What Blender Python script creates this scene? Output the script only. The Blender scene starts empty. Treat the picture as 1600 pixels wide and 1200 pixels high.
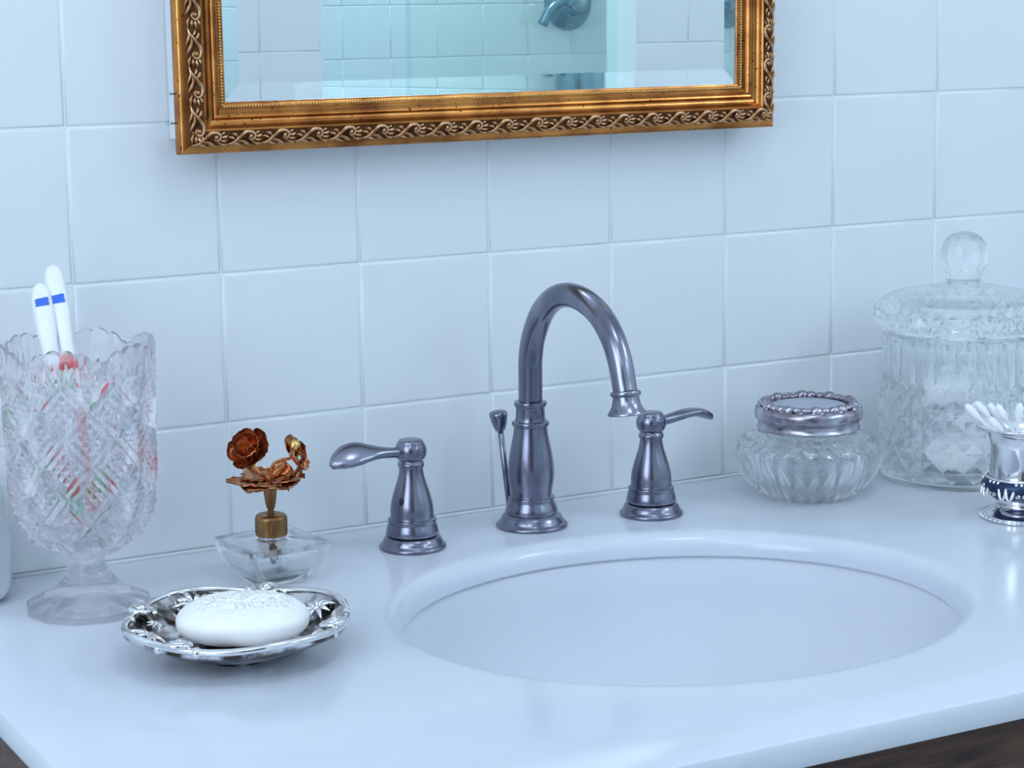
import bpy, math, random
from mathutils import Vector, Matrix

# ------------------------------------------------------------------ scene, camera, light
sc = bpy.context.scene
COL = sc.collection
ZC = 0.86                      # height of the counter top above the floor
PI = math.pi

cd = bpy.data.cameras.new('camera'); cam = bpy.data.objects.new('camera', cd); COL.objects.link(cam)
cam.location = (-0.4309, -1.4134, 0.3875 + ZC)
cam.rotation_euler = (1.39276, 0.01296, -0.50284)
cd.sensor_fit = 'HORIZONTAL'; cd.sensor_width = 36; cd.lens = 74.571
cd.clip_start = 0.01; cd.clip_end = 50
sc.camera = cam

vs = sc.view_settings
vs.view_transform = 'Standard'; vs.look = 'None'; vs.gamma = 1.0; vs.use_curve_mapping = False
vs.exposure = -0.22

w = bpy.data.worlds.new('world'); sc.world = w; w.use_nodes = True
w.node_tree.nodes['Background'].inputs[0].default_value = (0.55, 0.72, 1.0, 1)
w.node_tree.nodes['Background'].inputs[1].default_value = 0.5

def area(name, loc, target, size, power, color, sy=None):
    l = bpy.data.lights.new(name, 'AREA'); l.energy = power; l.color = color
    l.shape = 'RECTANGLE' if sy else 'DISK'; l.size = size
    if sy: l.size_y = sy
    o = bpy.data.objects.new(name, l); COL.objects.link(o); o.location = loc
    o.rotation_euler = (Vector(target) - Vector(loc)).to_track_quat('-Z', 'Y').to_euler()
    return o
def bulb(name, loc, power, color, r):
    l = bpy.data.lights.new(name, 'POINT'); l.energy = power; l.color = color; l.shadow_soft_size = r
    o = bpy.data.objects.new(name, l); COL.objects.link(o); o.location = loc
    return o
LIGHT_BLUE = (0.72, 0.86, 1.0)
LAMP = (0.745, 0.865, 1.0)
bulb('ceiling_lamp_light', (1.65, -1.30, 2.20), 15, LAMP, 0.14)
bulb('overhead_lamp_light', (0.25, -0.80, 2.20), 7, LAMP, 0.14)
bulb('added_rear_fill', (-0.70, -1.45, 2.20), 7, LAMP, 0.14)  # fill lamp added behind the camera to even out the wall
bulb('added_stall_fill', (1.35, -2.30, 2.22), 15, (0.78, 0.90, 1.0), 0.10)  # unseen lamp added to brighten the stall reflected in the mirror
area('added_side_fill', (-1.13, -0.95, 1.50), (1.0, -0.6, 1.0), 0.9, 14, LIGHT_BLUE, 1.1)  # soft bluish fill added from the side, at the made-up window

cy = sc.cycles
cy.use_denoising = True
cy.max_bounces = 14; cy.diffuse_bounces = 5; cy.glossy_bounces = 6
cy.transmission_bounces = 12; cy.transparent_max_bounces = 24
cy.sample_clamp_indirect = 12.0; cy.blur_glossy = 0.4
cy.caustics_reflective = True; cy.caustics_refractive = True

# ------------------------------------------------------------------ materials
def mat(name, color, rough=0.5, metal=0.0, coat=0.0, spec=0.5, ior=1.5):
    m = bpy.data.materials.new(name); m.use_nodes = True
    b = m.node_tree.nodes['Principled BSDF']
    b.inputs['Base Color'].default_value = (*color, 1)
    b.inputs['Roughness'].default_value = rough; b.inputs['Metallic'].default_value = metal
    b.inputs['Coat Weight'].default_value = coat; b.inputs['Specular IOR Level'].default_value = spec
    b.inputs['IOR'].default_value = ior
    return m, m.node_tree, b

def noise_color(nt, b, c0, c1, scale, detail=4, lo=0.35, hi=0.65, rough=None, stretch=None, wave=None):
    n = nt.nodes; L = nt.links
    tc = n.new('ShaderNodeTexCoord'); mp = n.new('ShaderNodeMapping'); L.new(tc.outputs['Object'], mp.inputs[0])
    if stretch: mp.inputs['Scale'].default_value = stretch
    tx = n.new('ShaderNodeTexNoise'); tx.inputs['Scale'].default_value = scale; tx.inputs['Detail'].default_value = detail
    L.new(mp.outputs[0], tx.inputs['Vector'])
    cr = n.new('ShaderNodeValToRGB'); cr.color_ramp.elements[0].position = lo; cr.color_ramp.elements[1].position = hi
    cr.color_ramp.elements[0].color = (*c0, 1); cr.color_ramp.elements[1].color = (*c1, 1)
    L.new(tx.outputs['Fac'], cr.inputs[0]); L.new(cr.outputs[0], b.inputs['Base Color'])
    return mp, tx, cr

def bump(nt, b, scale, strength, dist=0.001, stretch=None, detail=3):
    n = nt.nodes; L = nt.links
    tc = n.new('ShaderNodeTexCoord'); mp = n.new('ShaderNodeMapping'); L.new(tc.outputs['Object'], mp.inputs[0])
    if stretch: mp.inputs['Scale'].default_value = stretch
    tx = n.new('ShaderNodeTexNoise'); tx.inputs['Scale'].default_value = scale; tx.inputs['Detail'].default_value = detail
    L.new(mp.outputs[0], tx.inputs['Vector'])
    bp = n.new('ShaderNodeBump'); bp.inputs['Strength'].default_value = strength; bp.inputs['Distance'].default_value = dist
    L.new(tx.outputs['Fac'], bp.inputs['Height']); L.new(bp.outputs[0], b.inputs['Normal'])

M = {}
M['tile'], nt, b = mat('glazed_tile', (0.80, 0.86, 0.88), 0.22, spec=0.4)
noise_color(nt, b, (0.76, 0.80, 0.83), (0.80, 0.835, 0.865), 6.0); bump(nt, b, 9, 0.08, 0.002)
M['grout'], nt, b = mat('grout', (0.80, 0.86, 0.88), 0.7); bump(nt, b, 400, 0.3, 0.0005)
M['caulk'], _, _ = mat('caulk', (0.74, 0.79, 0.82), 0.6)
M['paint'], nt, b = mat('wall_paint', (0.85, 0.88, 0.90), 0.6); bump(nt, b, 120, 0.05)
M['ceiling'], _, _ = mat('ceiling_paint', (0.88, 0.89, 0.90), 0.7)
M['floor'], nt, b = mat('floor_tile', (0.65, 0.66, 0.68), 0.4); noise_color(nt, b, (0.60, 0.62, 0.65), (0.70, 0.72, 0.74), 3)

# marble: pale with soft veins
M['marble'], nt, b = mat('white_marble', (0.8, 0.83, 0.9), 0.17, spec=0.45)
mp, tx, cr = noise_color(nt, b, (0.63, 0.675, 0.765), (0.705, 0.745, 0.82), 2.6, detail=7, lo=0.30, hi=0.62)
tx.inputs['Distortion'].default_value = 1.4
M['porcelain'], _, _ = mat('porcelain', (0.72, 0.75, 0.82), 0.42, spec=0.3)

M['wood'], nt, b = mat('dark_wood', (0.05, 0.02, 0.01), 0.42)
noise_color(nt, b, (0.028, 0.012, 0.008), (0.11, 0.048, 0.030), 16, detail=6, stretch=(1.2, 10, 14)); bump(nt, b, 60, 0.2, 0.0006, (1, 9, 9))

M['added_door_wood'], nt, b = mat('added_brown_door', (0.10, 0.075, 0.07), 0.45); noise_color(nt, b, (0.06, 0.045, 0.045), (0.13, 0.10, 0.095), 8, stretch=(6, 6, .6))  # dark wood of the unseen door added for reflections
M['nickel'], nt, b = mat('brushed_nickel', (0.25, 0.26, 0.33), 0.23, metal=1.0)
mp, tx, cr = noise_color(nt, b, (0.175, 0.178, 0.24), (0.30, 0.305, 0.375), 45, detail=3, stretch=(1, 1, 0.25))
M['hole'], _, _ = mat('dark_hole', (0.01, 0.01, 0.012), 0.6)

M['gold'], nt, b = mat('antique_gold', (0.7, 0.33, 0.09), 0.23, metal=0.9)
mp, tx, cr = noise_color(nt, b, (0.26, 0.082, 0.020), (0.66, 0.275, 0.070), 38, detail=8, lo=0.30, hi=0.66)
n = nt.nodes; L = nt.links
sp = n.new('ShaderNodeTexNoise'); sp.inputs['Scale'].default_value = 420; sp.inputs['Detail'].default_value = 1
tc = n.new('ShaderNodeTexCoord'); L.new(tc.outputs['Object'], sp.inputs['Vector'])
rp = n.new('ShaderNodeValToRGB'); rp.color_ramp.elements[0].position = 0.27; rp.color_ramp.elements[1].position = 0.33
L.new(sp.outputs['Fac'], rp.inputs[0])
mx = n.new('ShaderNodeMix'); mx.data_type = 'RGBA'; mx.inputs[6].default_value = (0.05, 0.018, 0.01, 1)
L.new(rp.outputs[0], mx.inputs[0]); L.new(cr.outputs[0], mx.inputs[7]); L.new(mx.outputs[2], b.inputs['Base Color'])
M['gold_leaf'], nt, b = mat('antique_gold_carving', (0.55, 0.28, 0.10), 0.30, metal=0.92)
noise_color(nt, b, (0.36, 0.16, 0.06), (0.74, 0.46, 0.26), 160, detail=3)
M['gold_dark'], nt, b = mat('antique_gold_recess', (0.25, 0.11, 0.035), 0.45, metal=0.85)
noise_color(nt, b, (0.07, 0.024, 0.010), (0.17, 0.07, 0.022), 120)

M['mirror'], _, _ = mat('silvered_mirror', (0.95, 0.97, 0.975), 0.0, metal=1.0)
M['white_metal'], _, _ = mat('white_enamel', (0.78, 0.82, 0.87), 0.35)
M['chrome'], _, _ = mat('chrome', (0.42, 0.50, 0.58), 0.10, metal=1.0)
M['steel_dark'], _, _ = mat('shower_metal', (0.22, 0.34, 0.42), 0.18, metal=1.0)

M['silver'], nt, b = mat('polished_silver', (0.86, 0.86, 0.88), 0.10, metal=1.0)
noise_color(nt, b, (0.74, 0.73, 0.74), (0.90, 0.90, 0.92), 60, detail=4)
M['silver_worn'], nt, b = mat('tarnished_silver', (0.62, 0.60, 0.62), 0.16, metal=1.0)
noise_color(nt, b, (0.075, 0.055, 0.05), (0.72, 0.71, 0.74), 75, detail=5, lo=0.42, hi=0.60)
M['silver_lid'], nt, b = mat('aged_silver_lid', (0.55, 0.53, 0.60), 0.24, metal=1.0)
noise_color(nt, b, (0.26, 0.22, 0.25), (0.58, 0.56, 0.66), 70, detail=4)
M['silver_matte'], _, _ = mat('satin_silver', (0.52, 0.55, 0.64), 0.42, metal=0.8)
M['oxidised'], _, _ = mat('oxidised_silver', (0.035, 0.055, 0.12), 0.35, metal=0.8)

M['brass'], nt, b = mat('aged_brass', (0.30, 0.16, 0.06), 0.36, metal=0.9)
noise_color(nt, b, (0.21, 0.10, 0.035), (0.38, 0.21, 0.09), 90, stretch=(1, 1, 0.3))
M['copper'], nt, b = mat('coppery_brass', (0.42, 0.15, 0.06), 0.28, metal=0.95)
noise_color(nt, b, (0.34, 0.085, 0.03), (0.80, 0.36, 0.15), 190, detail=3)
M['gilt'], _, _ = mat('gilt_bead', (0.78, 0.48, 0.16), 0.3, metal=0.9)

M['soap'], nt, b = mat('white_soap', (0.97, 0.965, 0.965), 0.45)
b.inputs['Subsurface Weight'].default_value = 0.0
M['plastic'], _, _ = mat('white_plastic', (0.90, 0.92, 0.97), 0.3)
M['ceramic'], _, _ = mat('white_ceramic', (0.80, 0.86, 0.90), 0.15, coat=0.2)
M['blue'], _, _ = mat('blue_plastic', (0.02, 0.14, 0.72), 0.4)
M['red'], _, _ = mat('red_plastic', (0.72, 0.008, 0.035), 0.3)
M['green'], _, _ = mat('green_plastic', (0.03, 0.42, 0.14), 0.35)
M['cotton'], nt, b = mat('cotton', (0.93, 0.94, 0.97), 0.9); bump(nt, b, 900, 0.4, 0.0005)
M['wrapper'], nt, b = mat('paper_wrapper', (0.88, 0.90, 0.93), 0.5)
noise_color(nt, b, (0.80, 0.42, 0.20), (0.90, 0.92, 0.95), 38, detail=1, lo=0.26, hi=0.33)

def glass(name, color, ior=1.45, rough=0.0, clear=0.4):
    m = bpy.data.materials.new(name); m.use_nodes = True; nt = m.node_tree
    nt.nodes.clear(); n = nt.nodes
    out = n.new('ShaderNodeOutputMaterial'); g = n.new('ShaderNodeBsdfGlass'); t = n.new('ShaderNodeBsdfTransparent')
    g.inputs['Color'].default_value = (*color, 1); g.inputs['IOR'].default_value = ior; g.inputs['Roughness'].default_value = rough
    t.inputs['Color'].default_value = (*color, 1)
    mx = n.new('ShaderNodeMixShader'); mx.inputs[0].default_value = clear
    nt.links.new(g.outputs[0], mx.inputs[1]); nt.links.new(t.outputs[0], mx.inputs[2]); nt.links.new(mx.outputs[0], out.inputs[0])
    return m
M['glass'] = glass('clear_glass', (0.985, 0.993, 0.995), 1.45, 0.0, 0.15)
M['glass_pink'] = glass('pressed_glass', (0.992, 0.982, 0.990), 1.45, 0.0, 0.25)
M['glass_cut'] = glass('cut_crystal', (0.990, 0.996, 0.997), 1.45, 0.0, 0.28)
M['glass_jar'] = glass('fluted_glass', (0.992, 0.997, 0.998), 1.47, 0.0, 0.12)
M['plate_glass'] = glass('mirror_plate_glass', (0.985, 0.995, 0.993), 1.5, 0.0, 0.0)
M['crystal'] = glass('rhinestone', (1, 1, 1), 1.9, 0.0, 0.0)
M['door_a'] = glass('tinted_shower_glass', (0.92, 0.972, 0.982), 1.1, 0.0, 0.9)
M['door_b'] = glass('greenish_shower_glass', (0.90, 0.975, 0.958), 1.1, 0.0, 0.9)
m, nt, b = mat('lamp_diffuser', (1, 1, 1), 0.5)
b.inputs['Emission Color'].default_value = (0.85, 0.93, 1, 1); b.inputs['Emission Strength'].default_value = 3.0
M['lamp'] = m

# ------------------------------------------------------------------ builders
def mesh(name, V, F, smooth=True, angle=None):
    me = bpy.data.meshes.new(name); me.from_pydata([tuple(v) for v in V], [], F); me.update()
    if smooth:
        me.polygons.foreach_set('use_smooth', [True] * len(me.polygons))
        if angle: me.set_sharp_from_angle(angle=math.radians(angle))
    return me
def obj(name, vf, m, parent=None, smooth=True, angle=None, loc=(0, 0, 0), rot=(0, 0, 0)):
    me = vf if isinstance(vf, bpy.types.Mesh) else mesh(name, vf[0], vf[1], smooth, angle)
    o = bpy.data.objects.new(name, me); COL.objects.link(o)
    if m is not None and not me.materials: me.materials.append(M[m] if isinstance(m, str) else m)
    o.location = loc; o.rotation_euler = rot
    if parent: o.parent = parent
    return o
def tag(o, label, cat, group=None):
    o['label'] = label; o['category'] = cat
    if group: o['group'] = group
    return o
def thing(name, label, cat, loc, rz=0.0, group=None):
    o = bpy.data.objects.new(name, None); COL.objects.link(o); o.empty_display_size = 0.02
    o.location = loc; o.rotation_euler = (0, 0, rz)
    return tag(o, label, cat, group)
def struct(name, vf, m, **k):
    o = obj(name, vf, m, **k); o['kind'] = 'structure'; return o
def join(*parts):
    V = []; F = []
    for v, f in parts:
        k = len(V); V += list(v); F += [tuple(i + k for i in q) for q in f]
    return V, F
def xf(vf, mtx): return [mtx @ Vector(v) for v in vf[0]], vf[1]
def T(x, y, z): return Matrix.Translation((x, y, z))
def RX(a): return Matrix.Rotation(a, 4, 'X')
def RY(a): return Matrix.Rotation(a, 4, 'Y')
def RZ(a): return Matrix.Rotation(a, 4, 'Z')
def S(x, y=None, z=None):
    y = x if y is None else y; z = x if z is None else z
    return Matrix.Diagonal((x, y, z, 1))

def lathe(prof, n=48, f=None):
    """prof: (r, z) rows, revolved about z; r = 0 closes to a pole."""
    V = []; F = []; rows = []
    for r, z in prof:
        if r < 1e-7: rows.append([len(V)]); V.append((0, 0, z)); continue
        row = []
        for j in range(n):
            a = 2 * PI * j / n; rr, zz = f(r, z, a) if f else (r, z)
            row.append(len(V)); V.append((rr * math.cos(a), rr * math.sin(a), zz))
        rows.append(row)
    for A, B in zip(rows, rows[1:]):
        for j in range(n):
            k = (j + 1) % n
            if len(A) == 1 and len(B) == 1: break
            if len(A) == 1: F.append((A[0], B[k], B[j]))
            elif len(B) == 1: F.append((A[j], A[k], B[0]))
            else: F.append((A[j], A[k], B[k], B[j]))
    return V, F

def spline(P, n):
    """Catmull-Rom through the points."""
    P = [Vector(p) for p in P]; Q = [P[0] * 2 - P[1]] + P + [P[-1] * 2 - P[-2]]; out = []
    for i in range(1, len(Q) - 2):
        a, b_, c, d = Q[i - 1:i + 3]
        for k in range(n):
            t = k / n
            out.append(0.5 * (2 * b_ + (c - a) * t + (2 * a - 5 * b_ + 4 * c - d) * t * t + (3 * b_ - a - 3 * c + d) * t ** 3))
    out.append(P[-1]); return out
def lerp_list(L, n):
    out = []
    for i in range(n):
        t = i / (n - 1) * (len(L) - 1); k = min(int(t), len(L) - 2); u = t - k
        out.append(L[k] * (1 - u) + L[k + 1] * u)
    return out
def tube(path, rad, n=12, flat=None, up=None, rolls=None):
    """Sweep a round (or, with flat, elliptical) section along path. rad: one radius or list."""
    P = [Vector(p) for p in path]; m = len(P)
    R = lerp_list(list(rad), m) if isinstance(rad, (list, tuple)) else [rad] * m
    Fl = lerp_list(list(flat), m) if isinstance(flat, (list, tuple)) else [flat or 1.0] * m
    Ro = lerp_list(list(rolls), m) if rolls else [0] * m
    V = []; F = []; side = None
    for i in range(m):
        t = (P[min(i + 1, m - 1)] - P[max(i - 1, 0)]).normalized()
        if side is None:
            u = Vector(up) if up else (Vector((0, 0, 1)) if abs(t.z) < 0.9 else Vector((0, 1, 0)))
            side = t.cross(u).normalized()
        side = (side - t * side.dot(t)).normalized(); nrm = side.cross(t).normalized()
        for j in range(n):
            a = 2 * PI * j / n
            c, s = math.cos(a) * R[i], math.sin(a) * R[i] * Fl[i]
            cr, sr = math.cos(Ro[i]), math.sin(Ro[i])
            V.append(P[i] + side * (c * cr - s * sr) + nrm * (c * sr + s * cr))
    for i in range(m - 1):
        for j in range(n):
            k = (j + 1) % n; F.append((i * n + j, (i + 1) * n + j, (i + 1) * n + k, i * n + k))
    F.append(tuple(range(n))); F.append(tuple(reversed(range((m - 1) * n, m * n))))
    return V, [tuple(reversed(q)) for q in F]
def loops(L, cap0=True, cap1=True):
    """Skin a list of equal-length closed loops."""
    n = len(L[0]); V = [p for l in L for p in l]; F = []
    for i in range(len(L) - 1):
        for j in range(n):
            k = (j + 1) % n; F.append((i * n + j, i * n + k, (i + 1) * n + k, (i + 1) * n + j))
    if cap0: F.append(tuple(reversed(range(n))))
    if cap1: F.append(tuple(range((len(L) - 1) * n, len(L) * n)))
    return V, F
def box(x0, y0, z0, x1, y1, z1, e=0.0):
    if e <= 0:
        return loops([[(x0, y0, z), (x1, y0, z), (x1, y1, z), (x0, y1, z)] for z in (z0, z1)])
    L = []
    for z, i in ((z0, e), (z0 + e * .3, e * .3), (z0 + e, 0), (z1 - e, 0), (z1 - e * .3, e * .3), (z1, e)):
        L.append(rrect((x0 + x1) / 2, (y0 + y1) / 2, (x1 - x0) / 2 - i, (y1 - y0) / 2 - i, max(e * 1.2 - i, e * .2), z, 3))
    return loops(L)
def rrect(cx, cy_, hx, hy, r, z, k=4):
    pts = []
    for (sx, sy), a0 in (((1, 1), 0), ((-1, 1), PI / 2), ((-1, -1), PI), ((1, -1), 1.5 * PI)):
        for i in range(k + 1):
            a = a0 + PI / 2 * i / k
            pts.append((cx + sx * (hx - r) + r * math.cos(a), cy_ + sy * (hy - r) + r * math.sin(a), z))
    return pts
def sphere(r, n=12, m=8, c=(0, 0, 0), sq=(1, 1, 1)):
    v, f = lathe([(0, -r)] + [(r * math.cos(-PI / 2 + PI * i / m), r * math.sin(-PI / 2 + PI * i / m)) for i in range(1, m)] + [(0, r)], n)
    return [(x * sq[0] + c[0], y * sq[1] + c[1], z * sq[2] + c[2]) for x, y, z in v], f
def copies(o, parent, name=None):
    c = o.copy(); COL.objects.link(c); c.parent = parent
    return c
rnd = random.Random(7)

# ------------------------------------------------------------------ the room
RX0, RX1, RYF, RYS, HC = -1.22, 2.45, -1.90, -2.63, 2.40
PITCH, GR = 0.108, 0.0009
struct('floor', box(RX0 - .1, RYS - .1, -0.06, RX1 + .1, 0.1, 0.0), 'floor', smooth=False)
struct('ceiling', box(RX0 - .1, RYS - .1, HC, RX1 + .1, 0.1, HC + .06), 'ceiling', smooth=False)
wall_back = struct('wall_back', box(RX0, 0.0013, 0, RX1, 0.10, HC), 'grout', smooth=False)
struct('wall_right', box(RX1, RYF, 0, RX1 + .1, 0.1, HC), 'paint', smooth=False)
# left wall with an opening for the added, unseen window
wl = [box(RX0 - .1, RYF, 0, RX0, 0.1, 1.0), box(RX0 - .1, RYF, 2.05, RX0, 0.1, HC),
      box(RX0 - .1, RYF, 1.0, RX0, -1.45, 2.05), box(RX0 - .1, -0.45, 1.0, RX0, 0.1, 2.05)]
struct('wall_left', join(*wl), 'paint', smooth=False)
win = struct('added_window_1', join(box(RX0 - .07, -1.45, 1.0, RX0 - .03, -1.40, 2.05), box(RX0 - .07, -0.50, 1.0, RX0 - .03, -0.45, 2.05),
             box(RX0 - .07, -1.40, 1.0, RX0 - .03, -0.50, 1.05), box(RX0 - .07, -1.40, 2.0, RX0 - .03, -0.50, 2.05)), 'white_metal', smooth=False)  # unseen window, made up to go with the side fill
obj('pane', box(RX0 - .052, -1.40, 1.05, RX0 - .048, -0.50, 2.0), 'door_a', win, smooth=False)
obj('sash_bar', box(RX0 - .065, -1.40, 1.50, RX0 - .035, -0.50, 1.54), 'white_metal', win, smooth=False)

# tiles: cushion-edged glazed squares
def tile_mesh(name, wd, ht, th=0.006):
    L = []
    for i, d in ((0, 0), (0, th - .0016), (.00035, th - .0007), (.0011, th - .00012), (.0022, th), (.0030, th)):
        L.append([(i, -d, i), (wd - i, -d, i), (wd - i, -d, ht - i), (i, -d, ht - i)])
    V, F = loops(L)
    return mesh(name, [(x, y + th, z) for x, y, z in V], F)
TM = tile_mesh('tile', PITCH - GR, PITCH - GR)
TM.materials.append(M['tile'])
ROW0 = ZC + 0.0921                                   # first full joint above the counter
TCUT = tile_mesh('tile', PITCH - GR, 0.0921 - 0.0025); TCUT.materials.append(M['tile'])
def lay(parent, me, x, y, z, rz=0.0):
    o = bpy.data.objects.new('tile', me); COL.objects.link(o); o.parent = parent
    a = math.radians(0.10)
    o.location = (x, y + rnd.uniform(0, .0003), z)
    o.rotation_euler = (rnd.uniform(-a, a), 0, rz + rnd.uniform(-a, a)); return o
for c in range(-5, 14):
    lay(wall_back, TCUT, c * PITCH + GR / 2, 0, ZC + .002)
    for r in range(0, 8):
        lay(wall_back, TM, c * PITCH + GR / 2, 0, ROW0 + r * PITCH + GR / 2)
struct('trim_1', tube([(RX0 + .9, -.0006, ZC + .0008), (1.25, -.0006, ZC + .0008)], 0.0018, 8), 'caulk')

# wall opposite the mirror: two tiled piers with the shower stall between them
OX0, OX1 = 1.005, 1.615
pf = struct('wall_front', join(box(RX0 - .1, RYF - .1, 0, OX0, RYF - .0013, HC), box(OX1, RYF - .1, 0, RX1 + .1, RYF - .0013, HC),
            box(OX0, RYF - .1, 2.12, OX1, RYF - .0013, HC)), 'grout', smooth=False)
for x0, cols in ((OX0 - .004, range(1, 5)), (OX1 + .004 + PITCH * 5, range(1, 6))):
    for c in cols:
        for r in range(-3, 8):
            lay(pf, TM, x0 - (c - 1) * PITCH, RYF, ROW0 + .0045 + r * PITCH, PI)
ws = struct('wall_shower', join(box(0.70, RYS - .1, 0, 2.35, RYS - .0013, HC), box(0.60, RYS - .1, 0, 0.70, RYF - .1, HC), box(2.30, RYS - .1, 0, 2.40, RYF - .1, HC)), 'grout', smooth=False)
for c in range(0, 14):
    for r in range(-2, 6):
        lay(ws, TM, 0.83 + c * PITCH, RYS, ROW0 - .031 + r * PITCH, PI)
dr1 = struct('added_door_1', join(box(-0.98, RYF, .01, -0.22, RYF + .018, 2.02, .004), *[box(-0.98 + .10 + .30 * i, RYF + .018, z0, -0.98 + .10 + .30 * i + .26, RYF + .024, z1, .003) for i in (0, 1) for z0, z1 in ((.15, .85), (1.0, 1.88))]), 'added_door_wood', angle=40)  # unseen door, added so the metals reflect something dark
obj('handle', xf(lathe([(.024, 0), (.024, .006), (.010, .010), (.009, .035), (.026, .045), (.028, .058), (.016, .070), (0, .072)], 28), T(-.27, RYF + .018, 1.0) @ RX(-PI / 2)), 'nickel', dr1)
door = thing('shower_door', 'tinted glass sliding shower door with slim metal rails, seen in the mirror', 'shower door', (OX0, RYF - .05, 0.08))
obj('rail', box(0.003, -.02, 0, OX1 - OX0 - .003, .02, .03), 'chrome', door, smooth=False)
obj('rail', box(0.003, -.02, 1.92, OX1 - OX0 - .003, .02, 1.95), 'chrome', door, smooth=False)
obj('glass_panel', box(0.004, .004, .031, 0.182, .010, 1.919), 'door_a', door, smooth=False)
obj('glass_panel', box(0.183, -.010, .031, OX1 - OX0 - .004, -.004, 1.919), 'door_b', door, smooth=False)

# shower valve and spout, seen in the mirror
vx, vz = 1.90, ZC + 0.385
sv = thing('shower_valve', 'round metal shower valve with a lever, reflected in the mirror', 'shower valve', (vx, RYS, vz))
obj('escutcheon', xf(lathe([(0, 0), (.056, 0), (.058, .004), (.054, .009), (.03, .014), (.024, .03), (.022, .05), (0, .052)], 40), RX(-PI / 2)), 'steel_dark', sv)
obj('lever', join(tube(spline([(0, .045, 0), (-.045, .055, 0.004), (-.072, .055, -.012), (-.090, .05, -.046)], 6), [.012, .009, .009, .011], 12)), 'steel_dark', sv)
obj('button', xf(lathe([(.020, 0), (.020, .006), (0, .008)], 24), T(0, .050, 0) @ RX(-PI / 2)), 'chrome', sv)
ts = thing('shower_diverter', 'chunky metal shower diverter with a side knob above the valve, reflected in the mirror', 'shower diverter', (vx, RYS, vz + .17))
obj('diverter_body', xf(lathe([(0, -.09), (.048, -.09), (.052, -.085), (.052, -.02), (.046, -.015), (.046, .03), (.052, .035), (.052, .085), (.046, .09), (0, .09)], 32), T(0, .056, 0)), 'steel_dark', ts, angle=40)
obj('side_knob', xf(lathe([(.012, 0), (.012, .02), (.022, .026), (.024, .04), (.018, .05), (0, .052)], 24), T(-.045, .056, -.015) @ RY(-PI / 2)), 'chrome', ts, angle=40)
# ceiling lamps; mounts behind the camera and in the stall serve added fill lamps
for lx, ly, lr, lab in ((1.65, -1.30, .17, 'round white ceiling lamp mount over the bathroom floor'), (0.25, -0.80, .17, 'round white ceiling lamp mount over the vanity counter'), (-0.70, -1.45, .17, 'round white mount of the added fill lamp behind the camera'), (1.35, -2.30, .13, 'small round mount of the added fill lamp inside the shower stall')):
    lt = thing('ceiling_lamp', lab, 'ceiling lamp', (lx, ly, HC))
    obj('base', lathe([(0, -.02), (lr * .5, -.02), (lr * .55, -.012), (lr * .55, -.001), (0, -.001)], 40), 'white_metal', lt)
    obj('stem', lathe([(.010, -.075), (.010, -.02)], 16), 'white_metal', lt)

# ------------------------------------------------------------------ vanity, countertop, basin
CT = 0.018
CX0, CX1, CY0, CY1 = -0.139, 1.25, -0.542, -0.0005
van = thing('vanity_cabinet', 'dark brown wooden vanity cabinet under the marble counter', 'cabinet', (0.55, -0.26, 0))
VX0, VX1, VY0 = -0.125 - .55, 1.235 - .55, -0.526 + .26
obj('body', join(box(VX0, VY0 + .02, .09, VX0 + .02, .255, ZC - CT), box(VX1 - .02, VY0 + .02, .09, VX1, .255, ZC - CT), box(VX0 + .02, VY0 + .02, .09, VX1 - .02, .255, .11),
                 box(VX0 + .02, .24, .11, VX1 - .02, .255, ZC - CT), box(VX0, VY0 + .07, 0, VX1, .255, .09)), 'wood', van, smooth=False)
obj('top_rail', box(VX0, VY0, ZC - CT - .06, VX1, VY0 + .02, ZC - CT, .0015), 'wood', van, angle=40)
dw = (VX1 - VX0 - .012) / 3
for k in range(3):
    x0 = VX0 + .003 + k * (dw + .003)
    d = obj('door', join(box(x0, VY0, .10, x0 + .06, VY0 + .02, ZC - CT - .064, .002), box(x0 + dw - .06, VY0, .10, x0 + dw, VY0 + .02, ZC - CT - .064, .002),
                     box(x0 + .06, VY0, .10, x0 + dw - .06, VY0 + .02, .16, .002), box(x0 + .06, VY0, ZC - CT - .124, x0 + dw - .06, VY0 + .02, ZC - CT - .064, .002),
                     box(x0 + .055, VY0 + .008, .155, x0 + dw - .055, VY0 + .016, ZC - CT - .119)), 'wood', van, angle=40)
    obj('knob', xf(lathe([(.006, 0), (.005, .010), (.013, .016), (.014, .022), (.009, .028), (0, .029)], 24), T(x0 + (dw - .03 if k != 2 else .03), VY0 - .0005, .62) @ RX(PI / 2)), 'nickel', d)

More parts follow.
